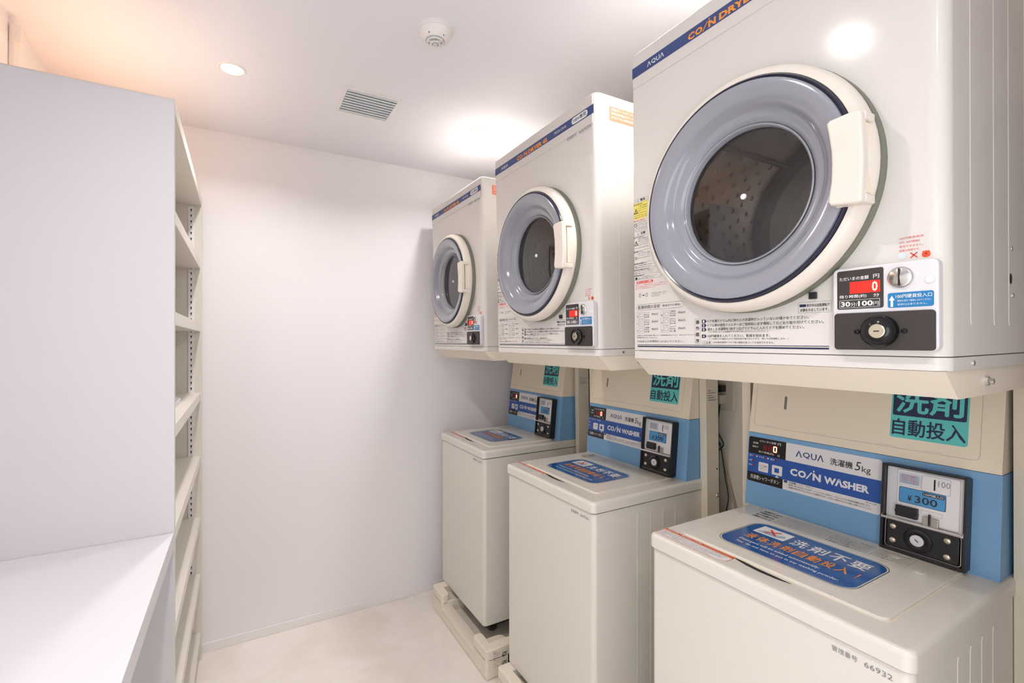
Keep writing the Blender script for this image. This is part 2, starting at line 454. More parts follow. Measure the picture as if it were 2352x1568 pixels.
# ------------------------------------------------------------------ coin dryer
DW, DH, DD = .608, .775, .50
def make_dryer():
    root = thing('coin_dryer', 'x', 'clothes dryer')
    f = Fr((0, 0, 0))
    hw = DW/2
    cx, cz = .0045, .3295
    # cabinet with the opening of the drum
    b = NB(); ftop = Fr((0, 0, 0), (1, 0, 0), (0, 1, 0))
    plate(b, ftop, -hw, hw, 0, DD, (.005, .022, .008, .008), .0210, DH, .008, 3, n=6)
    # pressed ribs on the sides
    cab = obj('cabinet', b, 'dryer', root)
    b = NB(); lathe(b, f, cx, cz, [(0.0001, .05), (.21, .05), (.21, -.10), (.236, -.10), (.236, -.44), (0.0001, -.44)], 72)
    bmesh.ops.remove_doubles(b, verts=b.verts, dist=.0005)
    boolean(cab, [obj('cutter', b, 'dryer')])
    b = NB()
    for y in (.087, .186, .257, .34):
        fr = Fr((hw, y, 0), (0, 1, 0), (0, 0, 1)); b = NB()
        prism(b, fr, [(-.003, .075), (0, .068), (.003, .075), (.003, .66), (0, .667), (-.003, .66)], -.001, .0007, .0006)
        obj('pressed_rib', b, 'dryer', cab)
    b = NB(); plate(b, ftop, -hw, hw, 0, DD, (.005, .022, .008, .008), 0, .0198, .002, 2, n=6); obj('base_skirt', b, 'dryer', root)
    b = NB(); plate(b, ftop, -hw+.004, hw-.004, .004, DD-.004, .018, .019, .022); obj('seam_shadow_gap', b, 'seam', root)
    b = NB(); plate(b, f, -hw+.003, hw-.012, .686, .768, .003, 0, .0018, .0012, 2); obj('fascia', b, 'dryer', root)
    for y, z in ((.268, .20), (.275, .12), (.095, .0095), (.42, .012)):
        b = NB(); disc(b, Fr((hw, 0, 0), (0, 1, 0), (0, 0, 1)), y, z, .0042, 0, .0016, 12, .0006); obj('side_screw', b, 'chrome', root)
    b = NB(); disc(b, Fr((hw, 0, 0), (0, 1, 0), (0, 0, 1)), .262, .148, .006, 0, .0012, 12, ry=.009); obj('vent_hole', b, 'hole', root)
    # blue band with the name
    F1 = f.lift(.0019)
    b = NB(); plate(b, F1, -.3015, .2985, .7125, .7388, 0, 0, .0004); band = obj('name_band', b, 'navy', root)
    b = NB(); coin_word(b, F1, 'DRYER 45', -.132, .064, .7152, .7300, .045, dot=True); lobj('name_lettering', b, 'orange', band)
    b = NB(); logo(b, F1, -.252, -.200, .7192, .7305, bold=.012); lobj('logo_lettering', b, 'white', band); b = NB(); put(b, F1, 'MCD-CK45', .105, .168, .7215, .7295)
    plate(b, F1, .196, .272, .7155, .7355, .0098, .0004, .0007); lobj('model_lettering', b, 'white', band)
    b = NB(); put(b, F1, '100V専用', .204, .264, .7195, .7320, bold=.012, w=.001); lobj('voltage_lettering', b, 'navy2', band)
    # salmon label on the side
    fs = Fr((hw, 0, 0), (0, 1, 0), (0, 0, 1))
    b = NB(); plate(b, fs, .052, .20, .700, .742, .003, 0, .0006); sl = obj('side_label', b, 'osalmon', root)
    b = NB()
    for k, s in enumerate(('乾燥フィルターのお手入れ', '掃除は毎回必ず行ってください。', '目づまりすると乾燥時間が長くなります。')):
        put(b, fs, s, .060, .190, .730-.0115*k, .737-.0115*k, w=.001)
    lobj('side_label_lettering', b, 'white', sl)
    # ---- drum
    b = NB()
    R = .230
    lathe(b, f, cx, cz, [(.205, -.085), (R, -.095), (R, -.40), (R-.006, -.405)], 72)
    for j in range(9):
        for k in range(34):
            if k % 11 == 0: continue
            a = 2*pi*(k+.5*(j % 2))/34
            c0 = Vector((cx+R*cos(a), .125+.030*j, cz+R*sin(a))); nrm = Vector((-cos(a), 0, -sin(a)))
            tx = Vector((0, 1, 0)); ty = nrm.cross(tx)
            top = b.verts.new(c0+nrm*.004)
            ringv = [b.verts.new(c0+(tx*cos(q)*.0052+ty*sin(q)*.0075)) for q in (2*pi*i/8 for i in range(8))]
            mid = [b.verts.new(c0+nrm*.003+(tx*cos(q)*.0036+ty*sin(q)*.0052)) for q in (2*pi*i/8 for i in range(8))]
            for i in range(8):
                b.faces.new((ringv[i], ringv[(i+1) % 8], mid[(i+1) % 8], mid[i])); b.faces.new((mid[i], mid[(i+1) % 8], top))
    drum = obj('drum', b, 'drum', root, smooth=60)
    for k in range(3):
        b = NB()
        a = 2*pi*(k*11+.5)/34+.12
        fr = Fr((cx+R*cos(a), 0, cz+R*sin(a)), (-sin(a), 0, cos(a)), (0, 1, 0))
        prism(b, fr, [(-.006, .10), (.006, .10), (.006, .395), (-.006, .395)], -.003, .012, .004)
        obj('drum_rib', b, 'drumdark', drum)
    b = NB(); lathe(b, f, cx, cz, [(R-.001, -.372), (R-.012, -.394), (R-.034, -.4045)], 72); obj('drum_seam', b, 'drumdark', drum)
    b = NB(); lathe(b, f, cx, cz, [(R-.002, -.406), (.150, -.398), (.146, -.394), (.09, -.392), (.0001, -.392)], 72); obj('back_plate', b, 'drum', drum)
    # ---- door
    b = NB(); lathe(b, f, cx, cz, [(.2265, .0155), (.2285, .022), (.2275, .032), (.2235, .041), (.2170, .0465), (.2105, .0475), (.2085, .045), (.2085, .0155), (.2265, .0155)], 96)
    door = obj('door', b, 'ring', root, smooth=60)
    b = NB(); lathe(b, f, cx, cz, [(.2295, 0.0002), (.2295, .0150), (.131, .0150), (.131, 0.0002), (.2295, .0002)], 96); obj('door_gasket', b, 'gasket', door)
    b = NB(); lathe(b, f, cx, cz, [(.2090, .046), (.2090, .050), (.2065, .0525), (.2030, .0505), (.2030, .044)], 96); obj('door_trim', b, 'trim', door, smooth=60)
    b = NB(); lathe(b, f, cx, cz, [(.2035, .046), (.2020, .0535), (.1960, .0550), (.186, .0540), (.174, .0505), (.1665, .0455), (.161, .0385), (.156, .0310), (.151, .0280), (.1455, .0270), (.1400, .0245), (.1335, .0170)], 96)
    obj('door_bowl', b, 'tint', door, smooth=60)
    b = NB(); lathe(b, f, cx, cz, [(.1335, .0205), (.1320, .0215), (.1295, .0200), (.1280, .0120), (.1280, .0040)], 96); obj('window_rim', b, 'tint_in', door, smooth=60)
    b = NB(); lathe(b, f, cx, cz, [(.1285, .0085), (.09, .0105), (.045, .0116), (.0001, .0120)], 64); bmesh.ops.remove_doubles(b, verts=b.verts, dist=.0003)
    obj('window_pane', b, 'pane', door, smooth=60)
    b = NB(); disc(b, f, cx, cz, .0058, .010, .0155, 20, .0018); obj('pane_stud', b, 'white', door)
    # handle: a grip plate standing off the ring on two blocks
    g = [(.1770, .3880), (.1800, .3700), (.1835, .3450), (.1843, .3200), (.1835, .2950), (.1800, .2720), (.1790, .2640), (.1830, .2570), (.2150, .2520), (.2195, .2560), (.2215, .3200), (.2195, .3890), (.2150, .3945), (.1820, .3925)]
    g = [(x+.0015+max(0, x-.2)*.3, z+.001) for x, z in g][::-1]
    b = NB(); prism(b, f, g, .053, .067, .0045, 3)
    for z0, z1 in ((.255, .269), (.380, .394)): plate(b, f, .1865, .229, z0, z1, .003, .030, .056, .002)
    obj('handle', b, 'ring', door, smooth=60)
    b = NB(); plate(b, f, .203, .226, .269, .380, .004, .036, .0484, .002); obj('handle_recess', b, 'cream', door)
    # latch catch below the door
    b = NB(); box(b, .120, .132, -.006, 0, .118, .130, .001); obj('door_latch', b, 'black', root)
    # ---- coin and timer panel
    b = NB(); plate(b, f, .1625, .2985, .0285, .1635, .009, 0, .0145, .003, 3); cp = obj('control_panel', b, 'silver', root)
    P = f.lift(.0146)
    b = NB(); plate(b, P, .1700, .2335, .0960, .1588, .003, 0, .0008); dp = obj('display_window', b, 'lockb', cp)
    b = NB(); put(b, P, 'ただいまの金額', .1735, .2145, .1425, .1485, bold=.01, w=.0012); put(b, P, '円', .2205, .2285, .1425, .1490, bold=.01, w=.0012)
    lobj('amount_lettering', b, 'white', dp); b = NB()
    put(b, P, '残り時間(約)', .1735, .2115, .1130, .1190, bold=.01, w=.0012); put(b, P, '分', .2205, .2285, .1135, .1190, bold=.01, w=.0012)
    put(b, P, '30', .1755, .1890, .1000, .1085, bold=.03, w=.0012); put(b, P, '分/', .1895, .1990, .1000, .1070, w=.0012)
    put(b, P, '100', .2000, .2200, .1000, .1085, bold=.03, w=.0012); put(b, P, '円', .2205, .2275, .1000, .1060, w=.0012)
    outline(b, P, rpts(.1735, .2290, .0980, .1108, .0005, 1), .0005, .0011)
    lobj('price_lettering', b, 'white', dp)
    b = NB(); plate(b, P, .1885, .2295, .1208, .1397, 0, .0008, .0014); obj('led_display', b, 'led', dp)
    b = NB(); put(b, P, '0', .2190, .2265, .1225, .1380, bold=.02, w=.0018); lobj('led_digit', b, 'ledhot', dp)
    b = NB(); lathe(b, P, .2550, .1400, [(.0160, 0), (.0158, .003), (.013, .0055), (.0001, .0075)], 40); slot = obj('coin_entry', b, 'chrome', cp, smooth=60)
    b = NB(); plate(b, P, .2542, .2562, .1270, .1530, 0, .004, .0079); obj('coin_slot', b, 'hole', slot)
    b = NB(); disc(b, P, .2890, .1330, .0055, 0, .002, 20, .001); obj('return_button', b, 'paper', cp)
    b = NB(); plate(b, P, .2390, .2933, .0948, .1172, .003, 0, .0006); cl = obj('coin_label', b, 'cyanl', cp)
    b = NB()
    put(b, P, '100円硬貨投入口', .2490, .2915, .1085, .1145, bold=.01, w=.001)
    put(b, P, '硬貨は1枚ずつ確実に入れてください', .2510, .2905, .1032, .1062, w=.001); put(b, P, '返却口はありません。', .2510, .2860, .0978, .1008, w=.001)
    prism(b, P, [(.2427, .0960), (.2457, .0960), (.2457, .1060), (.2478, .1060), (.2442, .1130), (.2406, .1060), (.2427, .1060)], .0007, .001)
    lobj('coin_label_lettering', b, 'white', cl)
    b = NB(); plate(b, P, .1665, .2955, .0300, .0895, .005, -.001, .004, .0015); cbx = obj('coin_box_door', b, 'lockb', cp)
    Q = P.lift(.0041)
    b = NB(); lathe(b, Q, .2300, .0595, [(.0245, 0), (.0242, .005), (.0215, .0085), (.018, .0075), (.0155, .007), (.013, .0095), (.011, .0095)], 48); lk = obj('lock_collar', b, 'gloss', cbx, smooth=60)
    b = NB(); lathe(b, Q, .2300, .0595, [(.011, .0070), (.0108, .0105), (.0095, .0115), (.0001, .0115)], 32); obj('lock_cylinder', b, 'brass', cbx)
    b = NB(); plate(b, Q, .2265, .2335, .0585, .0602, 0, .0115, .0119); obj('keyhole', b, 'hole', cbx)
    for x in (.1995, .2605):
        b = NB(); lathe(b, Q, x, .0592, [(.004, 0), (.0035, .002), (.0001, .003)], 16); obj('screw', b, 'gloss', cbx)
    # ---- red coin notice above the panel
    b = NB()
    for k, s in enumerate(('100円硬貨専用', '50円、500円硬貨は', '使用できません。', '故障の原因です。')):
        put(b, f, s, .2480, .2770-(.004 if k % 2 else 0), .1985-.0062*k, .2020-.0062*k, bold=.01)
    lobj('coin_notice_lettering', b, 'redp', root)
    b = NB(); disc(b, f, .2515, .1735, .0050, 0, .0005, 20); obj('silver_coin_mark', b, 'ventm', root)
    b = NB(); disc(b, f, .2800, .1725, .0050, 0, .0005, 20); obj('bronze_coin_mark', b, 'orange2', root)
    for x, r in ((.2658, .0042), (.2800, .0038)):
        b = NB(); seg(b, f, x-r, .1690, x+r, .1770, .0014, .0008); seg(b, f, x-r, .1770, x+r, .1690, .0014, .0008); lobj('cross_mark', b, 'red', root)
    # ---- printed warnings at the left of the door
    b = NB(); plate(b, f, -.3010, -.2535, .3530, .3940, 0, 0, .0003); yl = obj('yellow_warning_panel', b, 'yellow', root)
    line = NB(); ink = NB(); redb = NB()
    outline(line, f, rpts(-.3020, -.2510, .3265, .4045, (.003, .003, .012, .012)), .0006)
    outline(line, f, [(-.3010, .1985), (-.2170, .1985), (-.2130, .2030), (-.2240, .2180), (-.2370, .2420), (-.2470, .2760), (-.2500, .3050), (-.2540, .3230), (-.3010, .3230)], .0006)
    for z, x1 in ((.3950, -.2520), (.3100, -.2505), (.2730, -.2475), (.2420, -.2380), (.2260, -.2290), (.2115, -.2190)): seg(line, f, -.3005, z, x1, z, .0005)
    put(ink, f, '警告', -.2790, -.2630, .3970, .4030, bold=.02); put(ink, f, '注意', -.2790, -.2630, .3130, .3195, bold=.02)
    def tri(bmx, x, z, h):
        outline(bmx, f, [(x-h*.55, z), (x+h*.55, z), (x, z+h)], h*.11, .0007); seg(bmx, f, x, z+h*.25, x, z+h*.62, h*.12, .0007)
    tri(line, -.2865, .3970, .0055); tri(line, -.2865, .3130, .0055); tri(ink, -.2935, .3690, .0125); tri(ink, -.2935, .2870, .0125)
    def noway(x, z, r):
        outline(ink, f, [(x+r*cos(2*pi*k/16), z+r*sin(2*pi*k/16)) for k in range(16)], r*.2, .0006); seg(ink, f, x-r*.65, z+r*.65, x+r*.65, z-r*.65, r*.2, .0006)
    for x, z, r in ((-.2945, .3390, .0052), (-.2945, .2550, .0040), (-.2945, .2320, .0036), (-.2945, .2170, .0036)): noway(x, z, r)
    disc(ink, f, -.2940, .2032, .0036, .0002, .0006, 16)
    heads = (('●火災の恐れあり。', .3890, -.2700), ('●やけどの恐れあり。', .3055, -.2660), ('●改造をしない。', .2690, -.2700), ('●衣類以外は乾燥しない。', .2385, -.2580), ('●火気や灯油類を近づけない。', .2225, -.2480), ('●衣類を確認する。', .2082, -.2660))
    for s, z, x1 in heads: put(ink, f, s, -.3000, x1, z, z+.0032, bold=.015)
    cb_ = NB(); put(cb_, f, '●お子様に注意する。', -.3000, -.2640, .3478, .3512, bold=.015); lobj('child_warning_heading', cb_, 'red', root)
    body = (('油、薬品、有機溶剤など', -.2870, -.2560, .3840), ('のついた衣類は絶対に', -.2870, -.2570, .3785), ('入れないでください。', -.2870, -.2580, .3730), ('自然発火や引火により、', -.3000, -.2560, .3665), ('火災の恐れがあります。', -.3000, -.2570, .3610), ('乾燥後は早めに取り出す。', -.3000, -.2560, .3560),
            ('お子様だけで使わせたり', -.2880, -.2550, .3430), ('ドラムの中に入らせたり', -.2880, -.2550, .3385), ('しないでください。感電', -.2880, -.2560, .3340), ('やけがの恐れがあります。', -.3000, -.2560, .3290),
            ('運転中や運転直後は、', -.2870, -.2540, .3010), ('排気口やドラムが熱く', -.2870, -.2530, .2960), ('なっていますので手を', -.2870, -.2530, .2910), ('触れないでください。', -.2870, -.2530, .2860), ('やけどの恐れがあります。', -.3000, -.2520, .2790),
            ('分解したり修理、改造は', -.2890, -.2480, .2640), ('しないでください。火災や', -.2890, -.2470, .2590), ('感電、けがの恐れがあります。', -.2890, -.2460, .2530), ('ゴム製品や樹脂は入れない。', -.2890, -.2410, .2340), ('故障の恐れがあります。', -.2890, -.2440, .2290),
            ('灯油、ガソリン等の近くで', -.2890, -.2340, .2190), ('使用しないでください。', -.2890, -.2380, .2145), ('ポケットの中の物は取り出してください。', -.2890, -.2240, .2045), ('事故や故障の原因になります。', -.2890, -.2330, .2005))
    for s, x0, x1, z in body: put(ink, f, s, x0, x1, z, z+.0026)
    b = NB(); plate(b, f, -.2940, -.2390, .1895, .1955, .0029, 0, .0004); fp = obj('filter_notice_panel', b, 'red', root)
    b = NB(); put(b, f, '綿フィルターの掃除', -.2900, -.2430, .1905, .1945, bold=.015, w=.0008); lobj('filter_notice_lettering', b, 'white', fp)
    for k, s in enumerate(('●排気フィルターの掃除は毎回必ず行ってください。綿ぼこりが', 'たまると乾燥時間が長くなったり、火災の原因になります。', '●フィルターは必ず取り付けてください。')):
        put(redb, f, s, -.2960, (-.2020, -.1980, -.2300)[k], .1842-.0045*k, .1870-.0045*k)
    for k, x in enumerate((-.2820, -.2600)): outline(ink, f, rpts(x-.003, x+.003, .1545, .1640, .002), .0008)
    prism(ink, f, [(-.2745, .1583), (-.2695, .1583), (-.2695, .1570), (-.2665, .1592), (-.2695, .1614), (-.2695, .1601), (-.2745, .1601)], .0003, .0006)
    put(ink, f, '矢印の方へ回して外し、', -.2440, -.1950, .1610, .1635); put(ink, f, 'ほこりを取り除いてください。', -.2440, -.1980, .1570, .1595); put(ink, f, '水洗いもできます。', -.2440, -.2160, .1530, .1555)
    lobj('warning_outlines', line, 'outline', root); lobj('warning_lettering', ink, 'ink', root); line = NB(); ink = NB()
    # ---- drying time table
    outline(line, f, rpts(-.2945, -.1510, .1215, .1365, .0074), .0007)
    put(ink, f, '乾燥時間の目安', -.2890, -.2180, .1245, .1335); put(ink, f, '(室温20℃の場合)', -.2120, -.1590, .1258, .1318)
    for x0 in (-.2945, -.2160):
        outline(line, f, rpts(x0, x0+.0075, .0635, .1180, .001, 1), .0004)
        for j in range(3): outline(line, f, rpts(x0+.0085, x0+.0260, .0640+.0182*j, .0810+.0182*j, .002, 2), .0004)
    for j, (s1, s2, s3, mn, q1, q2, q3, mq) in enumerate((('下着類', '約800g', '約2着', '約60分', 'パジャマ', '約500g', '約1着', '約60分'), ('ブラウス', '約200g', '約2枚', '約30分', 'タオル', '約70g', '約10枚', '約60分'), ('シャツ', '約200g', '約2枚', '約30分', '丁番浴布', '約130g', '約2枚', '約60分'))):
        z = .0650+.0182*j
        for x0, A, mm in ((-.2680, (s1, s2, s3), mn), (-.1885, (q1, q2, q3), mq)):
            for i, s in enumerate(A): put(ink, f, s, x0, x0+.0165, z+.0110-.0050*i, z+.0145-.0050*i)
            put(ink, f, mm, x0+.0240, x0+.0440, z+.0060, z+.0118)
        for x in (-.2772, -.1987):
            outline(line, f, [(x-.005, z+.0035), (x+.005, z+.0035), (x+.006, z+.0105), (x+.0015, z+.0125), (x-.0015, z+.0125), (x-.006, z+.0105)], .0006)
    for x, s in ((-.2935, '薄もの'), (-.2150, '厚もの')):
        for i, ch in enumerate(s): put(ink, f, ch, x+.0010, x+.0048, .1040-.0180*i, .1078-.0180*i)
    put(ink, f, '(衣類および布地の種類や量によって乾燥時間は異なります。脱水が不十分ですと)', -.2930, -.1180, .0565, .0595)
    put(ink, f, '乾燥時間が長くなることがあります。', -.2930, -.2270, .0515, .0545)
    put(ink, f, '4.5kg以上の洗濯物を入れないでください。', -.2910, -.1500, .0405, .0465)
    lobj('time_table_outlines', line, 'outline', root); lobj('time_table_lettering', ink, 'ink', root); line = NB(); ink = NB()
    # ---- operating steps
    outline(line, f, rpts(-.1205, -.1060, .0385, .0935, .001, 1), .0005)
    for i, ch in enumerate('操作順序'): put(ink, f, ch, -.1180, -.1085, .0815-.0138*i, .0905-.0138*i, bold=.012)
    nav = NB()
    for k, z in enumerate((.0835, .0745, .0655, .0512)):
        prism(nav, f, [(-.1020, z-.0002), (-.0935, z-.0002), (-.0905, z+.0035), (-.0935, z+.0072), (-.1020, z+.0072)], .0002, .0005)
    stepn = NB()
    for k, z in enumerate((.0835, .0745, .0655, .0512)): put(stepn, f, str(k+1), -.0990, -.0950, z+.0010, z+.0060, bold=.03, w=.0009)
    for s, x1, z in (('ドアを開きドラム内に他の人の洗濯物が入っていないか確かめてください。', .1175, .0840), ('ドラム奥の排気フィルターはご使用前に必ず掃除して元どおり取り付けてください。', .1420, .0750), ('脱水した洗濯物を1枚ずつ広げてドラムに入れてドアを閉めてください。', .1100, .0665), ('100円硬貨を入れてください。乾燥を始めます。', .0480, .0520)):
        put(ink, f, s, -.0875, x1, z, z+.0060, bold=.004)
    for s, x0, x1, z in (('(ドアを閉じるとき洗濯物がはさまらないようにしてください。)', -.0850, .0440, .0615), ('(ドアを開ければ運転は止まり乾燥状態を確かめられます。閉じれば再運転します。)', -.0850, .0820, .0465), ('100円硬貨専用ですので他の硬貨は投入しても返却されません。', -.0740, .0560, .0393)):
        put(ink, f, s, x0, x1, z, z+.0040)
    outline(line, f, rpts(-.1020, -.0770, .0375, .0445, .0005, 1), .0004); put(ink, f, 'ご注意', -.0990, -.0800, .0388, .0432)
    lobj('step_outlines', line, 'outline', root); lobj('step_lettering', ink, 'ink', root); line = NB(); ink = NB()
    stm = lobj('step_markers', nav, 'navy2', root); lobj('step_numbers', stepn, 'white', stm); nav = NB()
    # ---- cool-down note, rules
    outline(line, f, rpts(.0995, .1540, .0940, .1135, .002, 3), .0005)
    plate(nav, f, .1020, .1130, .1050, .1098, .001, .0002, .0005)
    put(ink, f, '表示中は送風運転で', .1140, .1510, .1045, .1100, bold=.01); put(ink, f, '衣類を冷ましています。', .1030, .1500, .0965, .1020, bold=.01)
    lobj('cooling_note_mark', nav, 'navy2', root); nav = NB()
    seg(nav, f, -.2910, .0350, .1500, .0350, .0012); seg(nav, f, -.2910, .0309, .1500, .0309, .0030)
    lobj('double_rule', nav, 'navy2', root); lobj('cooling_note_outline', line, 'outline', root); lobj('cooling_note_lettering', ink, 'ink', root); lobj('filter_notice_text', redb, 'red', root)
    return root
def dryer_number(root, s):
    b = NB(); f = Fr((0, 0, 0)); put(b, f, '管理番号', .170, .218, .676, .686, w=.0024); put(b, f, s, .232, .288, .676, .685, w=.0024)
    lobj('serial_lettering', b, 'inkg', root)

# ------------------------------------------------------------------ coin washer
WW = .545
def make_washer():
    root = thing('coin_washer', 'x', 'washing machine')
    hw = WW/2
    fz = Fr((0, 0, 0), (1, 0, 0), (0, 1, 0))
    b = NB(); plate(b, fz, -hw+.004, hw-.004, .007, .560, (.016, .016, .012, .012),   .127, .8905, .002, 2, n=5); body = obj('cabinet', b, 'enamel', root)
    b = NB()
    for y in (.194, .2545, .3127, .373):
        fr = Fr((hw-.004, y, 0), (0, 1, 0), (0, 0, 1)); b = NB()
        prism(b, fr, [(-.0035, .23), (0, .22), (.0035, .23), (.0035, .85), (0, .86), (-.0035, .85)], -.001, .0008, .0007)
        obj('pressed_rib', b, 'enamel', body)
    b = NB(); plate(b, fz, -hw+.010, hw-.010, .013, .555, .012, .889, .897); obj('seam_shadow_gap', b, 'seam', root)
    b = NB(); plate(b, fz, -hw+.022, hw-.022, .025, .545, .01, .108, .127); obj('base_frame', b, 'black', root)
    for x in (-.21, .235):
        for y in (.065, .50):
            b = NB(); lathe(b, fz, x, y, [(.0001, .0885), (.021, .0885), (.0225, .091), (.0225, .106), (.016, .108), (.016, .127), (.0001, .127)], 24)
            bmesh.ops.remove_doubles(b, verts=b.verts, dist=.0003)
            obj('foot', b, 'foot', root)
    # top cover with the finger pocket
    b = NB(); plate(b, fz, -hw, hw, 0, .566, (.018, .018, .012, .012), .895, .930, .010, 4, n=6); top = obj('top_cover', b, 'enamel', root)
    lens = [(-.077, .0600), (-.060, .0540), (-.035, .0480), (-.005, .0450), (.030, .0465), (.056, .0520), (.063, .0560), (.050, .0570), (.025, .0580), (-.015, .0590), (-.045, .0625), (-.065, .0660), (-.075, .0650)]
    b = NB(); prism(b, fz, lens, .912, .945); boolean(top, [obj('cutter', b, 'enamel')])
    b = NB(); prism(b, fz, lens, .9260, .9288); obj('pocket_shade', b, 'hole', root)  # black sheet just below the rim stands in for the shade inside
    b = NB(); prism(b, fz, rpts(-.219, .213, .066, .424, (.016, .016, .008, .008)), .9295, .9345, .003, 3); lid = obj('lid', b, 'enamel', root)
    b = NB(); plate(b, fz, -.222, .216, .063, .426, .018, .9290, .9305); obj('lid_groove', b, 'cream', root)
    L = Fr((0, 0, .9345), (1, 0, 0), (0, 1, 0))
    b = NB(); plate(b, L, -.205, .150, .095, .405, .002, 0, .0003); film = obj('clear_film', b, 'enamel', lid)
    b = NB()
    pts = rpts(-.1640, .1370, .1130, .3080, .036, 8); outline(b, L, pts, .0014, .0006); lobj('sticker_outline', b, 'navy2', lid)
    b = NB(); plate(b, L, -.1600, .1330, .1170, .3040, .034, .0003, .0007, n=8); bs = obj('detergent_sticker', b, 'lidblue', root)
    b = NB()
    for i, ch in enumerate('洗剤不要'): put(b, L, ch, -.0480+.0415*i, -.0130+.0415*i, .2320, .2750, bold=.012, w=.0010)
    plate(b, L, -.1360, -.0600, .2330, .2870, 0, .0007, .0010)
    lobj('heading_lettering', b, 'white', bs); b = NB()
    put(b, L, 'Detergent will be added automatically.', -.1260, .0570, .1560, .1690, bold=.008, w=.0010)
    put(b, L, 'You  do not have to put in any washing powder.', -.1230, .1030, .1350, .1480, bold=.008, w=.0010)
    lobj('english_lettering', b, 'white', bs)
    b = NB()
    for i, ch in enumerate('液体洗剤自動投入'): put(b, L, ch, -.1300+.0290*i, -.1055+.0290*i, .1820, .2170, bold=.012, w=.0010)
    put(b, L, '!', .1120, .1150, .1830, .2100, bold=.02, w=.0010)
    lobj('sticker_orange_lettering', b, 'orange', bs)
    b = NB(); prism(b, L, [(-.130, .240), (-.080, .238), (-.064, .250), (-.070, .264), (-.085, .255), (-.100, .262), (-.118, .258)], .0010, .0012); obj('powder_picture', b, 'ltblue', bs)
    b = NB(); seg(b, L, -.1130, .2450, -.0860, .2760, .0055, .0015); seg(b, L, -.1130, .2760, -.0860, .2450, .0055, .0015); lobj('red_cross', b, 'red', bs)
    b = NB(); l2 = NB()
    for k, s in enumerate(('洗濯のしかた', '①洗濯物を入れます。', '②ふたを閉めます。', '③硬貨を入れます。')): put(b, L, s, -.2030, -.1500, .3880-.018*k, .3990-.018*k, w=.0008, bold=.012)
    lobj('washing_steps_lettering', b, 'ink', lid); b = NB()
    for k in range(6): put(l2, L, ('洗剤は自動で投入されますので入れないでください。', '毛布や大きな物は洗えません。ご注意ください。', 'ポケットの中の物を取り出してください。', '引火の恐れのある物は入れないでください。', '防水性の物は洗わないでください。', '容量をお守りください。')[k], -.140, -.030, .3900-.0115*k, .3970-.0115*k, w=.0008)
    for k in range(5): put(b, L, ('△手を入れないでください。けがの恐れあり。', '△ふたの上に物を乗せないでください。', '・脱水中にふたを開けないでください。', '・止まってから開けてください。', '・お子様にご注意ください。')[k], -.022, .070, .3850-.0125*k, .3925-.0125*k, w=.0008)
    for k in range(5): put(l2, L, ('故障のときは係員に', 'お知らせください。', '返金はいたしません。', '責任は負いかねます。', 'ご了承ください。')[k], .080, .140, .3850-.0115*k, .3915-.0115*k, w=.0008)
    outline(l2, L, rpts(.076, .144, .3250, .3950, .001, 1), .0006); outline(l2, L, rpts(-.144, -.026, .3230, .4010, .001, 1), .0006)
    lobj('lid_lettering', b, 'ink', lid); lobj('lid_small_lettering', l2, 'inkg', lid)
    for x, y in ((.1120, .3760), (.1690, .3340)):
        b = NB(); disc(b, L, x, y, .009, 0, .0012, 20, .0006); obj('lid_cap', b, 'enamel', lid)
    # orange caution sticker at the front edge
    G = Fr((0, 0, .9301), (1, 0, 0), (0, 1, 0))
    b = NB(); oc = [(-.2620, .0150), (-.0850, .0150), (-.0680, .0250), (-.0680, .0600), (-.2620, .0600)]
    prism(b, G, oc, 0, .0003); cs = obj('caution_sticker', b, 'paper', root)
    b = NB(); outline(b, G, oc, .0014, .0006); prism(b, G, [(-.2620, .0490), (-.0680, .0490), (-.0680, .0600), (-.2620, .0600)], .0003, .0006); lobj('caution_band', b, 'orange2', cs)
    b = NB(); put(b, G, '酸性洗剤・漂白剤のご注意', -.2550, -.1550, .0515, .0580, w=.0009, bold=.012); put(b, G, '必ずお守りください', -.1450, -.0760, .0522, .0570, w=.0009); lobj('caution_band_lettering', b, 'white', cs)
    b = NB()
    for k, s in enumerate(('ふたの上に乗ったり、重い物を置いたりしないでください。こわれてけがの恐れがあります。', '洗濯槽が完全に止まるまで手を入れないでください。ゆるい回転でも巻きつきます。', '防水性のシート、衣類は洗い、すすぎ、脱水をしないでください。')): put(b, G, s, -.2560, (-.078, -.084, -.110)[k], .0400-.0095*k, .0455-.0095*k, w=.0007)
    lobj('caution_lettering', b, 'inkg', cs)
    # ---- control tower: sloping blue lower half, cream upper half
    k1, k2 = .0913, .15
    yb = .432; y1 = yb+.219*k1; y2 = y1+.186*k2
    side = Fr((0, 0, 0), (0, 1, 0), (0, 0, 1))
    b = NB(); prism(b, side, [(yb, .929), (.562, .929), (.562, 1.148), (y1, 1.148)], -.285, .2635, 0)
    bevel(b, list(b.verts), .006, 3); tow = obj('control_tower', b, 'blue', root)
    b = NB(); prism(b, side, [(y1-.0015, 1.1495), (.562, 1.1495), (.562, 1.337), (y2-.0015, 1.337)], -.2835, .2625, 0)
    bevel(b, list(b.verts), .006, 3); up = obj('tower_head', b, 'cream', root)
    b = NB(); box(b, -.275, .252, y1+.006, .55, 1.146, 1.151); obj('tower_seam', b, 'hole', root)
    B = Fr((0, yb, .930), (1, 0, 0), (0, k1, 1))
    B = B.lift(.0002)
    # front sticker
    b = NB(); plate(b, B, -.2825, .0578, .0705, .2060, .006, 0, .0003); st = obj('front_sticker', b, 'paper', root)
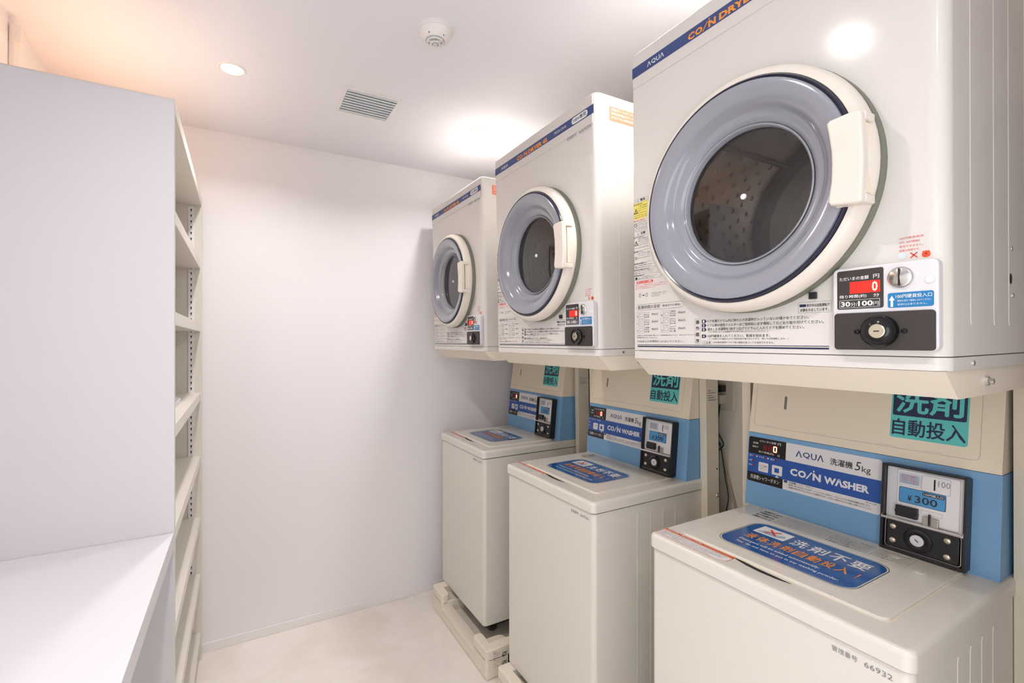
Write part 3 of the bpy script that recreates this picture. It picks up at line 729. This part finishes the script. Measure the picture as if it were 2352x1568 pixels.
    b = NB(); prism(b, B, [(-.2825, .155), (-.1715, .155), (-.1715, .2060), (-.2785, .2060), (-.2825, .2020)], .0003, .0006); obj('display_field', b, 'black', st); b = NB(); prism(b, B, [(-.2825, .0745), (-.2785, .0705), (-.1760, .0705), (-.1760, .0985), (-.2825, .0985)], .0003, .0006); obj('button_field', b, 'black', st)
    b = NB(); plate(b, B, -.2825, .0578, .0985, .1550, 0, .0003, .00055); obj('blue_field', b, 'royal', st)
    w = .0009
    b = NB()
    coin_word(b, B, 'WΛSHER', -.1570, .0340, .1160, .1360, .045, w=w); lobj('name_lettering', b, 'white', st); b = NB()
    put(b, B, 'ただいまの金額', -.2490, -.2000, .1935, .2000, w=w); put(b, B, '円', -.1950, -.1860, .1925, .2000, w=w)
    put(b, B, '金額', -.2700, -.2530, .1855, .1910, w=w); put(b, B, '運転中', -.2710, -.2530, .1740, .1795, w=w)
    put(b, B, '残り時間(約)', -.2510, -.2050, .1600, .1670, w=w); put(b, B, '分', -.1950, -.1870, .1590, .1665, w=w)
    lobj('display_lettering', b, 'white', st); b = NB()
    put(b, B, '洗い', -.2790, -.2660, .1455, .1510, w=w); put(b, B, 'すすぎ', -.2480, -.2330, .1455, .1510, w=w); put(b, B, '脱水', -.2140, -.2020, .1455, .1510, w=w)
    for x in (-.2570, -.2230): prism(b, B, [(x, .1455), (x+.0055, .1483), (x, .1511)], .0007, w)
    put(b, B, '3槽', -.2790, -.2700, .1310, .1360, w=w); put(b, B, '9槽のみ', -.2800, -.2680, .1170, .1220, w=w)
    lobj('cycle_lettering', b, 'white', st); b = NB()
    put(b, B, '洗濯槽シャワーボタン', -.2720, -.1860, .0790, .0915, w=w)
    prism(b, B, [(-.1990, .0985), (-.1870, .0985), (-.1930, .1045)], .0007, w)
    lobj('button_lettering', b, 'white', st)
    b = NB(); logo(b, B, -.1440, -.0720, .1715, .1885, w=w, bold=.012); lobj('logo_lettering', b, 'navy', st)
    b = NB(); put(b, B, '洗濯機', -.0565, -.0040, .1690, .1870, bold=.012, w=w); put(b, B, '5', .0005, .0140, .1680, .1905, shear=.2, w=w); put(b, B, 'kg', .0160, .0350, .1620, .1820, w=w)
    lobj('capacity_lettering', b, 'ink', st); b = NB()
    put(b, B, '洗濯槽シャワーボタン', -.1590, -.0950, .0915, .0975, w=w); put(b, B, '・硬貨投入後10秒以内にふたを開け、シャワーボタンを押すと、ふたロックされ10秒間洗濯槽を洗浄します。', -.1620, .0380, .0850, .0895, w=w)
    put(b, B, '・洗濯機の洗浄が終わるとふたのロックが解除されます。ふたロック解除されてから洗剤と衣類を入れてください。', -.1620, .0430, .0782, .0827, w=w); put(b, B, 'MCW-C50', .0270, .0500, .0925, .0955, w=w)
    lobj('usage_lettering', b, 'ink', st)
    b = NB(); plate(b, B, -.1725, -.1635, .0910, .0980, 0, .0004, .0008); obj('shower_mark', b, 'navy', st)
    for x0 in (-.2485, -.2080):
        b = NB(); plate(b, B, x0, x0+.0295, .1055, .1335, .003, .0004, .0022, .0008); bt = obj('push_button', b, 'paper', st)
        b = NB()
        if x0 < -.22: put(b, B, 'コース/電源', x0+.004, x0+.026, .1200, .1255, w=.0026); put(b, B, '(切/入)', x0+.007, x0+.023, .1130, .1175, w=.0026)
        else: plate(b, B, x0+.008, x0+.021, .1130, .1260, 0, .0022, .0026)
        lobj('button_mark', b, 'royal' if x0 > -.22 else 'ink', bt)
    for x, z in ((-.2625, .1480), (-.2295, .1480), (-.1985, .1480), (-.2660, .1335), (-.2655, .1195)):
        b = NB(); disc(b, B, x, z, .0028, .0004, .0012, 12); obj('indicator_lamp', b, 'ledoff', st)
    def seven(bm, x, z, wd, h, segs, t, ww):
        S = dict(a=(x, z+h, x+wd, z+h), d=(x, z, x+wd, z), g=(x, z+h/2, x+wd, z+h/2), f=(x, z+h/2, x, z+h), b=(x+wd, z+h/2, x+wd, z+h), e=(x, z, x, z+h/2), c=(x+wd, z, x+wd, z+h/2))
        for q in segs:
            x0, z0, x1, z1 = S[q]; seg(bm, B, x0, z0, x1, z1, t, ww)
    b = NB(); seven(b, -.2350, .1715, .0075, .0145, 'abcdefg', .0022, .0009); seven(b, -.2205, .1715, .0075, .0145, 'abcdefg', .0022, .0009); lobj('unlit_digits', b, 'ledoff', st)
    b = NB(); seven(b, -.2060, .1715, .0080, .0150, 'abcdef', .0030, .0010); lobj('led_digit', b, 'ledhot', st)
    # coin mechanism
    cb = NB(); plate(cb, B, .0690, .2190, .0040, .2045, .005, -.0002, .0130); 
    for x0, x1, z0, z1 in ((.0690, .0745, .0040, .2045), (.2135, .2190, .0040, .2045), (.0745, .2135, .1995, .2045), (.0745, .2135, .0040, .0110)): plate(cb, B, x0, x1, z0, z1, .001, .013, .0290, .001)
    cbo = obj('coin_box', cb, 'black', root)
    C1 = B.lift(.0131)
    b = NB(); plate(b, C1, .0750, .2130, .0800, .1990, .004, 0, .0030, .001); face = obj('coin_face', b, 'silver', cbo)
    b = NB(); plate(b, C1, .0960, .2050, .0830, .1960, .004, .003, .0065, .0015); ci = obj('inner_face', b, 'paper', cbo)
    C2 = C1.lift(.0066)
    b = NB(); plate(b, C2, .1010, .1365, .1640, .1870, .004, 0, .0005); nl = obj('notice_label', b, 'ltblue', cbo)
    b = NB()
    for k, s in enumerate(('新500円硬貨は', '使用できません。', '千円札の両替は', 'フロントまで')): put(b, C2, s, .1040, .1330, .1810-.0048*k, .1845-.0048*k, w=.0008)
    lobj('notice_lettering', b, 'red', nl)
    b = NB(); outline(b, C2, rpts(.1000, .1390, .1600, .1900, .004), .0006, .0004); outline(b, C2, rpts(.1405, .1900, .1560, .1920, .004), .0006, .0004)
    outline(b, C2, rpts(.1620, .1630, .1730, .1850, 0), .0003, .0004); put(b, C2, '100', .1690, .1890, .1720, .1850, w=.0005); outline(b, C2, rpts(.1410, .1780, .1040, .1130, .002), .0004, .0004)
    lobj('embossed_marks', b, 'outline', cbo)
    b = NB(); plate(b, C2, .1615, .1642, .1620, .1860, 0, 0, .0006); obj('coin_slot', b, 'hole', cbo)
    b = NB(); plate(b, C2, .1000, .1830, .1200, .1560, .003, 0, .0006); obj('price_border', b, 'navy2', cbo)
    b = NB(); plate(b, C2, .1010, .1820, .1210, .1550, .0026, .0006, .0009); pp = obj('price_label', b, 'price', cbo)
    b = NB(); put(b, C2, '¥', .1160, .1240, .1260, .1400, w=.0013, bold=.01); put(b, C2, '300', .1290, .1690, .1255, .1420, w=.0013, bold=.01); plate(b, C2, .1430, .1805, .1455, .1530, .002, .0009, .0011); lobj('price_lettering', b, 'ink', pp)
    b = NB(); put(b, C2, '100円投入口', .1450, .1785, .1468, .1518, w=.0015, bold=.015); lobj('price_white_lettering', b, 'white', pp)
    b = NB(); plate(b, C2, .0970, .1370, .0880, .1130, .002, 0, .0100, .003, 3); plate(b, C2, .0965, .1375, .0960, .1030, .001, 0, .0108, .002); obj('coin_return_button', b, 'black', cbo)
    b = NB(); plate(b, C2, .1450, .1730, .0800, .1010, .003, 0, .0060, .002); lv = obj('coin_lever_guide', b, 'lever', cbo)
    b = NB(); plate(b, C2, .1570, .1605, .0830, .1080, .001, .006, .0115, .001); obj('coin_lever', b, 'gloss', cbo)
    b = NB(); plate(b, B, .0715, .2155, .0760, .0815, .001, .012, .0335, .001); obj('metal_lip', b, 'chrome', cbo)
    
    for x in (.0722, .2148):
        b = NB(); prism(b, Fr(B.p(x, 0, 0), -B.n, B.u), [(-.033, .079), (-.013, .079), (-.013, .108)], -.0006, .0006); obj('lip_cheek', b, 'chrome', cbo)
    b = NB(); plate(b, C1, .0810, .2075, .0130, .0745, .006, 0, .0105, .002); lp = obj('lock_plate', b, 'black', cbo)
    b = NB(); outline(b, C1, rpts(.0775, .2110, .0115, .0755, .006), .0010, .0105); lobj('plate_edge', b, 'chrome', cbo)
    C3 = C1.lift(.0106)
    for x, z in ((.0925, .0600), (.0925, .0275), (.1885, .0600), (.1885, .0250)):
        b = NB(); lathe(b, C3, x, z, [(.0068, 0), (.0062, .0018), (.0040, .0030), (.0001, .0034)], 20); obj('screw', b, 'brass', lp, smooth=60)
    b = NB(); lathe(b, C3, .1380, .0420, [(.0260, 0), (.0255, .0020), (.0240, .0024), (.0190, .0034), (.0150, .0024), (.0120, .0024)], 40); obj('lock_collar', b, 'gloss', lp)
    b = NB(); lathe(b, C3, .1380, .0420, [(.0125, .001), (.0123, .0055), (.0110, .0062), (.0065, .0062), (.0060, .0050), (.0001, .0050)], 32); obj('lock_cylinder', b, 'silver', lp)
    b = NB(); seg(b, C3, .1350, .0445, .1410, .0395, .0022, .0054); lobj('keyhole', b, 'hole', lp)
    # cream head: embossed door line, slot, teal sticker
    Hh = Fr((0, y1-.0015, 1.149), (1, 0, 0), (0, k2, 1)).lift(.0002)
    e = NB(); outline(e, Hh, rpts(-.2700, .2290, .0220, .1800, .012), .0012, .0004)
    for x in (-.2350, -.1050, .0450, .1350): seg(e, Hh, x, .0265, x+.035, .0265, .0008, .0004)
    lobj('head_door_seam', e, 'plate', up)
    b = NB(); plate(b, Hh, -.1850, -.1780, .0810, .1200, .0034, 0, .0005); obj('head_slot', b, 'gasket', up)
    b = NB(); plate(b, Hh, .0695, .2085, .0478, .1850, .006, 0, .0003); tl = obj('teal_sticker', b, 'teal', root)
    b = NB(); plate(b, Hh, .0730, .2050, .1020, .1820, .004, .0003, .0006); put(b, Hh, '自動投入', .0735, .2050, .0545, .0945, w=.0009, bold=.014); lobj('sticker_navy_marks', b, 'navy2', tl)
    b = NB(); put(b, Hh, '洗剤', .0780, .2000, .1090, .1690, w=.0010, bold=.022); lobj('sticker_teal_lettering', b, 'teal', tl)
    return root
def washer_number(root, s):
    f = Fr((0, .007, 0)); b = NB(); put(b, f, '管理番号', .1530, .1930, .8665, .8765); lobj('serial_heading', b, 'inkg', root)
    b = NB(); put(b, f, s, .2030, .2430, .8665, .8760); lobj('serial_lettering', b, 'inkg', root)

# ------------------------------------------------------------------ steel stand under each dryer
def make_stand(off):
    """off: sideways shift of the posts from the tray centre"""
    root = thing('dryer_stand', 'x', 'stand')
    hw = .304
    side = Fr((0, 0, 0), (0, 1, 0), (0, 0, 1))
    b = NB()
    # sloping front apron, side cheeks and floor of the tray, all folded sheet
    prism(b, side, [(.001, 1.3865), (.049, 1.3440), (.0505, 1.3455), (.004, 1.3865)], -hw+.0026, hw-.0026)
    for x0, x1 in ((-hw, -hw+.0025), (hw-.0025, hw)):
        prism(b, side, [(.0008, 1.3867), (.0488, 1.3437), (.500, 1.3437), (.500, 1.3867)], x0, x1)
    box(b, -hw+.003, hw-.003, .050, .500, 1.3840, 1.3865)
    obj('tray', b, 'traym', root)
    for sx in (-1, 1):
        b = NB(); xo = off + sx*.311
        x0, x1 = xo-.014, xo+.014
        y0, y1 = .548, .617
        # channel section post
        box(b, x0, x1, y0, y0+.003, 0, 1.40); box(b, (x0 if sx < 0 else x1-.003), (x0+.003 if sx < 0 else x1), y0+.003, y1, 0, 1.40); box(b, x0, x1, y1-.003, y1, 0, 1.40)
        p = obj('post', b, 'postm', root)
        if sx > 0:
            fs = Fr((x1, 0, 0), (0, 1, 0), (0, 0, 1))
            b = NB()
            for k, s in enumerate(('乾燥機用スタンド', '最大荷重60kg', '品番 TK-45', '製造番号', '注意 転倒防止金具を必ず')): put(b, fs, s, y0+.011, y0+(.028, .050, .034, .046, .058)[k], 1.240-.0085*k, 1.245-.0085*k, w=.0006)
            lobj('post_label_lettering', b, 'ink', p)
            b = NB(); disc(b, fs, y0+.056, .955, .0032, 0, .0006, 10); obj('bolt_hole', b, 'hole', p)
            b = NB(); lathe(b, fs, y0+.057, .858, [(.0085, 0), (.008, .002), (.005, .005), (.0001, .006)], 16); obj('bolt', b, 'chrome', p)
    b = NB(); box(b, off-.297, off+.297, .553, .556, .30, .34); obj('cross_brace', b, 'postm', root)
    for sx in (-1, 1):
        b = NB(); box(b, off+sx*.311-.012, off+sx*.311+.012, .500, .548, 1.348, 1.383); obj('bracket', b, 'postm', root)
    for y in (.16, .44):
        b = NB(); lathe(b, Fr((hw, 0, 0), (0, 1, 0), (0, 0, 1)), y, 1.366, [(.0075, 0), (.0075, .004), (.0045, .006), (.0045, .010), (.0001, .011)], 8); obj('tray_bolt', b, 'chrome', root)
    return root

# ------------------------------------------------------------------ raised drain pan
def make_pan():
    root = thing('drain_pan', 'x', 'drain pan')
    f = Fr((0, 0, 0), (1, 0, 0), (0, 1, 0))
    b = NB()
    box(b, -.32, .32, 0, .64, 0, .030, .006, 3)
    # low front sill and back sill
    box(b, -.20, .20, .001, .060, .028, .058, .004, 2); box(b, -.20, .20, .580, .639, .028, .058, .004, 2)
    for sx in (-1, 1):
        x0, x1 = (-.3195, -.185) if sx < 0 else (.185, .3195)
        plate(b, f, x0, x1, .0005, .150, (.012, .012, .03, .03), .02, .088, .006, 3)
        plate(b, f, x0, x1, .490, .6395, (.03, .03, .012, .012), .02, .088, .006, 3)
        box(b, x0 if sx < 0 else .245, -.245 if sx < 0 else x1, .10, .54, .02, .088, .006, 3)
    obj('pan_body', b, 'panm', root)
    for sx in (-1, 1):
        m_ = lambda pts: [(sx*x, y) for x, y in pts][::sx]
        b = NB(); prism(b, f, m_([(.185, .012), (.192, .003), (.200, .0005), (.308, .0005), (.316, .003), (.3195, .011), (.3195, .6395), (.268, .6395), (.268, .044), (.200, .044), (.190, .040), (.185, .032)]), .080, .124, .006, 3)
        obj('raised_rim', b, 'panm', root)
    fs = Fr((.3195, 0, 0), (0, 1, 0), (0, 0, 1)); b = NB()
    put(b, fs, '防水パン', .034, .052, .108, .1125, w=.0008, bold=.015)
    for k, s in enumerate(('設置時の注意', '水平に据え付け', '排水口を必ず', '確認してください', '・トラップの清掃', '・糸くず除去', '・水もれ点検')): put(b, fs, s, .034, (.062, .066, .060, .068, .056, .050, .058)[k], .1000-.0090*k, .1045-.0090*k, w=.0008)
    for z in (.088, .050):
        outline(b, fs, [(.086+.010*cos(a), z+.010*sin(a)) for a in (2*pi*i/12 for i in range(12))], .0025, .0008); seg(b, fs, .078, z-.008, .094, z+.008, .0025, .0008); seg(b, fs, .096, z+.004, .102, z+.010, .002, .0008)
    lobj('pan_lettering', b, 'ink', root)
    return root

ROT = -pi/2
def setp(o, x, y, z=0, tilt=0.): o.location = (x, y, z); o.rotation_euler = Euler((tilt, 0, ROT), 'XYZ')
dry0 = make_dryer(); wash0 = make_washer(); pan0 = make_pan()
DX = [.870, .895, .920]; DY = [.576, 1.355, 2.141]
WXs = [.930, .943, .955]; WY = [.611, 1.409, 2.181]
PY = [.555, 1.350, 2.087]
TILT = [radians(.5), radians(1.0), radians(1.0)]
dl = ['nearest white coin dryer, cut off by the top right of the photo', 'middle white coin dryer of the three on stands', 'farthest white coin dryer, beside the back wall']
wl = ['nearest white coin washer with a blue control tower, number 66932', 'middle white coin washer with a blue control tower, number 66936', 'farthest white coin washer, by the back wall in a visible drain pan']
sl = ['cream steel stand carrying the nearest dryer', 'cream steel stand carrying the middle dryer', 'cream steel stand carrying the farthest dryer']
pls = ['ivory drain pan under the nearest washer', 'ivory drain pan under the middle washer, only its corner in view', 'ivory raised drain pan under the farthest washer by the back wall']
DR = [dry0, copy_tree(dry0), copy_tree(dry0)]; WS = [wash0, copy_tree(wash0), copy_tree(wash0)]; PN = [pan0, copy_tree(pan0), copy_tree(pan0)]
for i in range(3):
    th = TILT[i]
    S = make_stand(DY[i]-WY[i]-(.018, .028, .025)[i])
    tag(S, sl[i], 'stand', 'dryer stands')
    ox = DX[i] + 1.388*sin(th)
    setp(S, ox, DY[i], 0, th)
    # the dryer stands on the tray of its stand, leaning with it
    h = 1.3872
    setp(DR[i], ox - h*sin(th), DY[i], h*cos(th), th); DR[i].scale = ((1.012, 1.004, .996)[i], 1, (.992, .986, .986)[i]); tag(DR[i], dl[i], 'clothes dryer', 'coin dryers')
    if i:
        # the doors of these two hang a little higher in their openings
        for ch in DR[i].children:
            if ch.name.split('.')[0] in ('door', 'drum'): ch.location.z = .012
    dryer_number(DR[i], ('66931', '66935', '66933')[i])
    setp(WS[i], WXs[i], WY[i]); WS[i].scale = ((1.035, 1.012, .965)[i], 1, 1); tag(WS[i], wl[i], 'washing machine', 'coin washers')
    washer_number(WS[i], ('66932', '66936', '66934')[i])
    setp(PN[i], .895, PY[i]); tag(PN[i], pls[i], 'drain pan', 'drain pans')

# ------------------------------------------------------------------ sockets, plugs and cords between the machines
for i, (y, lab) in enumerate(((1.152, 'beige wall socket between the nearest and middle washers'), (1.905, 'beige wall socket between the middle and farthest washers'))):
    t = thing('wall_socket', lab, 'wall socket', (XR, y, 1.228), (0, 0, ROT), 'wall sockets')
    f = Fr((0, 0, 0))
    b = NB(); plate(b, f, -.036, .036, -.060, .060, .004, 0, .007, .002); pl_ = obj('cover_plate', b, 'plate', t)
    b = NB(); plate(b, f, -.018, .018, -.045, .045, .003, .007, .009); obj('socket_face', b, 'plate', pl_)
    p1 = thing('power_plug', ('black plug in the top of the wall socket, left of the near washer', 'black plug in the wall socket left of the middle washer')[i], 'plug', (XR-.0095, y, 1.252), (0, 0, ROT), 'black plugs')
    b = NB(); plate(b, f, -.016, .016, -.013, .013, .004, 0, .030, .004); obj('plug_body', b, 'black', p1)
    p2 = thing('power_plug', ('grey-beige plug below the black plug, left of the near washer', 'grey-beige plug below the black plug, left of the middle washer')[i], 'plug', (XR-.0095, y-.004, 1.212), (0, 0, ROT), 'beige plugs')
    b = NB(); plate(b, f, -.014, .014, -.017, .017, .004, 0, .034, .004); obj('plug_body', b, 'plate', p2)
    x = XR-.028
    b = NB(); tube(b, spline([(x, y-.004, 1.194), (x, y-.001, 1.165), (x+.004, y+.012, 1.10), (x, y-.002, 1.075), (x-.004, y-.022, 1.045), (x-.002, y-.004, 1.022), (x+.006, y+.008, 1.018), (x+.008, y+.002, 1.045), (x+.010, y-.010, .98), (x+.006, y-.022, .92), (x+.008, y-.034, .85), (x, y-.030, .79), (x, y-.018, .70), (x, y-.02, .30), (x-.02, y-.03, .004)], 6), .0024, 8)
    co = obj('cord', b, 'cord', p2); co['label'] = 'dark green dangling cord'; co.matrix_parent_inverse = (Matrix.Translation((XR-.0095, y-.004, 1.212)) @ Matrix.Rotation(ROT, 4, 'Z')).inverted()
b = NB(); tube(b, spline([(1.592, 1.150, 1.02), (1.592, 1.140, .96), (1.592, 1.112, .86), (1.592, 1.085, .76), (1.592, 1.06, .60), (1.587, 1.05, .30), (1.582, 1.05, .006)], 6), .0042, 8)
tag(obj('drain_hose', b, 'cordb'), 'beige hose slanting down the wall left of the near washer', 'hose')

# keep the tree at thing > part > sub-part
def chain(o):
    c = [o]
    while c[-1].parent is not None: c.append(c[-1].parent)
    return c
for o in list(COL.objects):
    c = chain(o)
    if len(c) > 3: o.parent = c[-2]
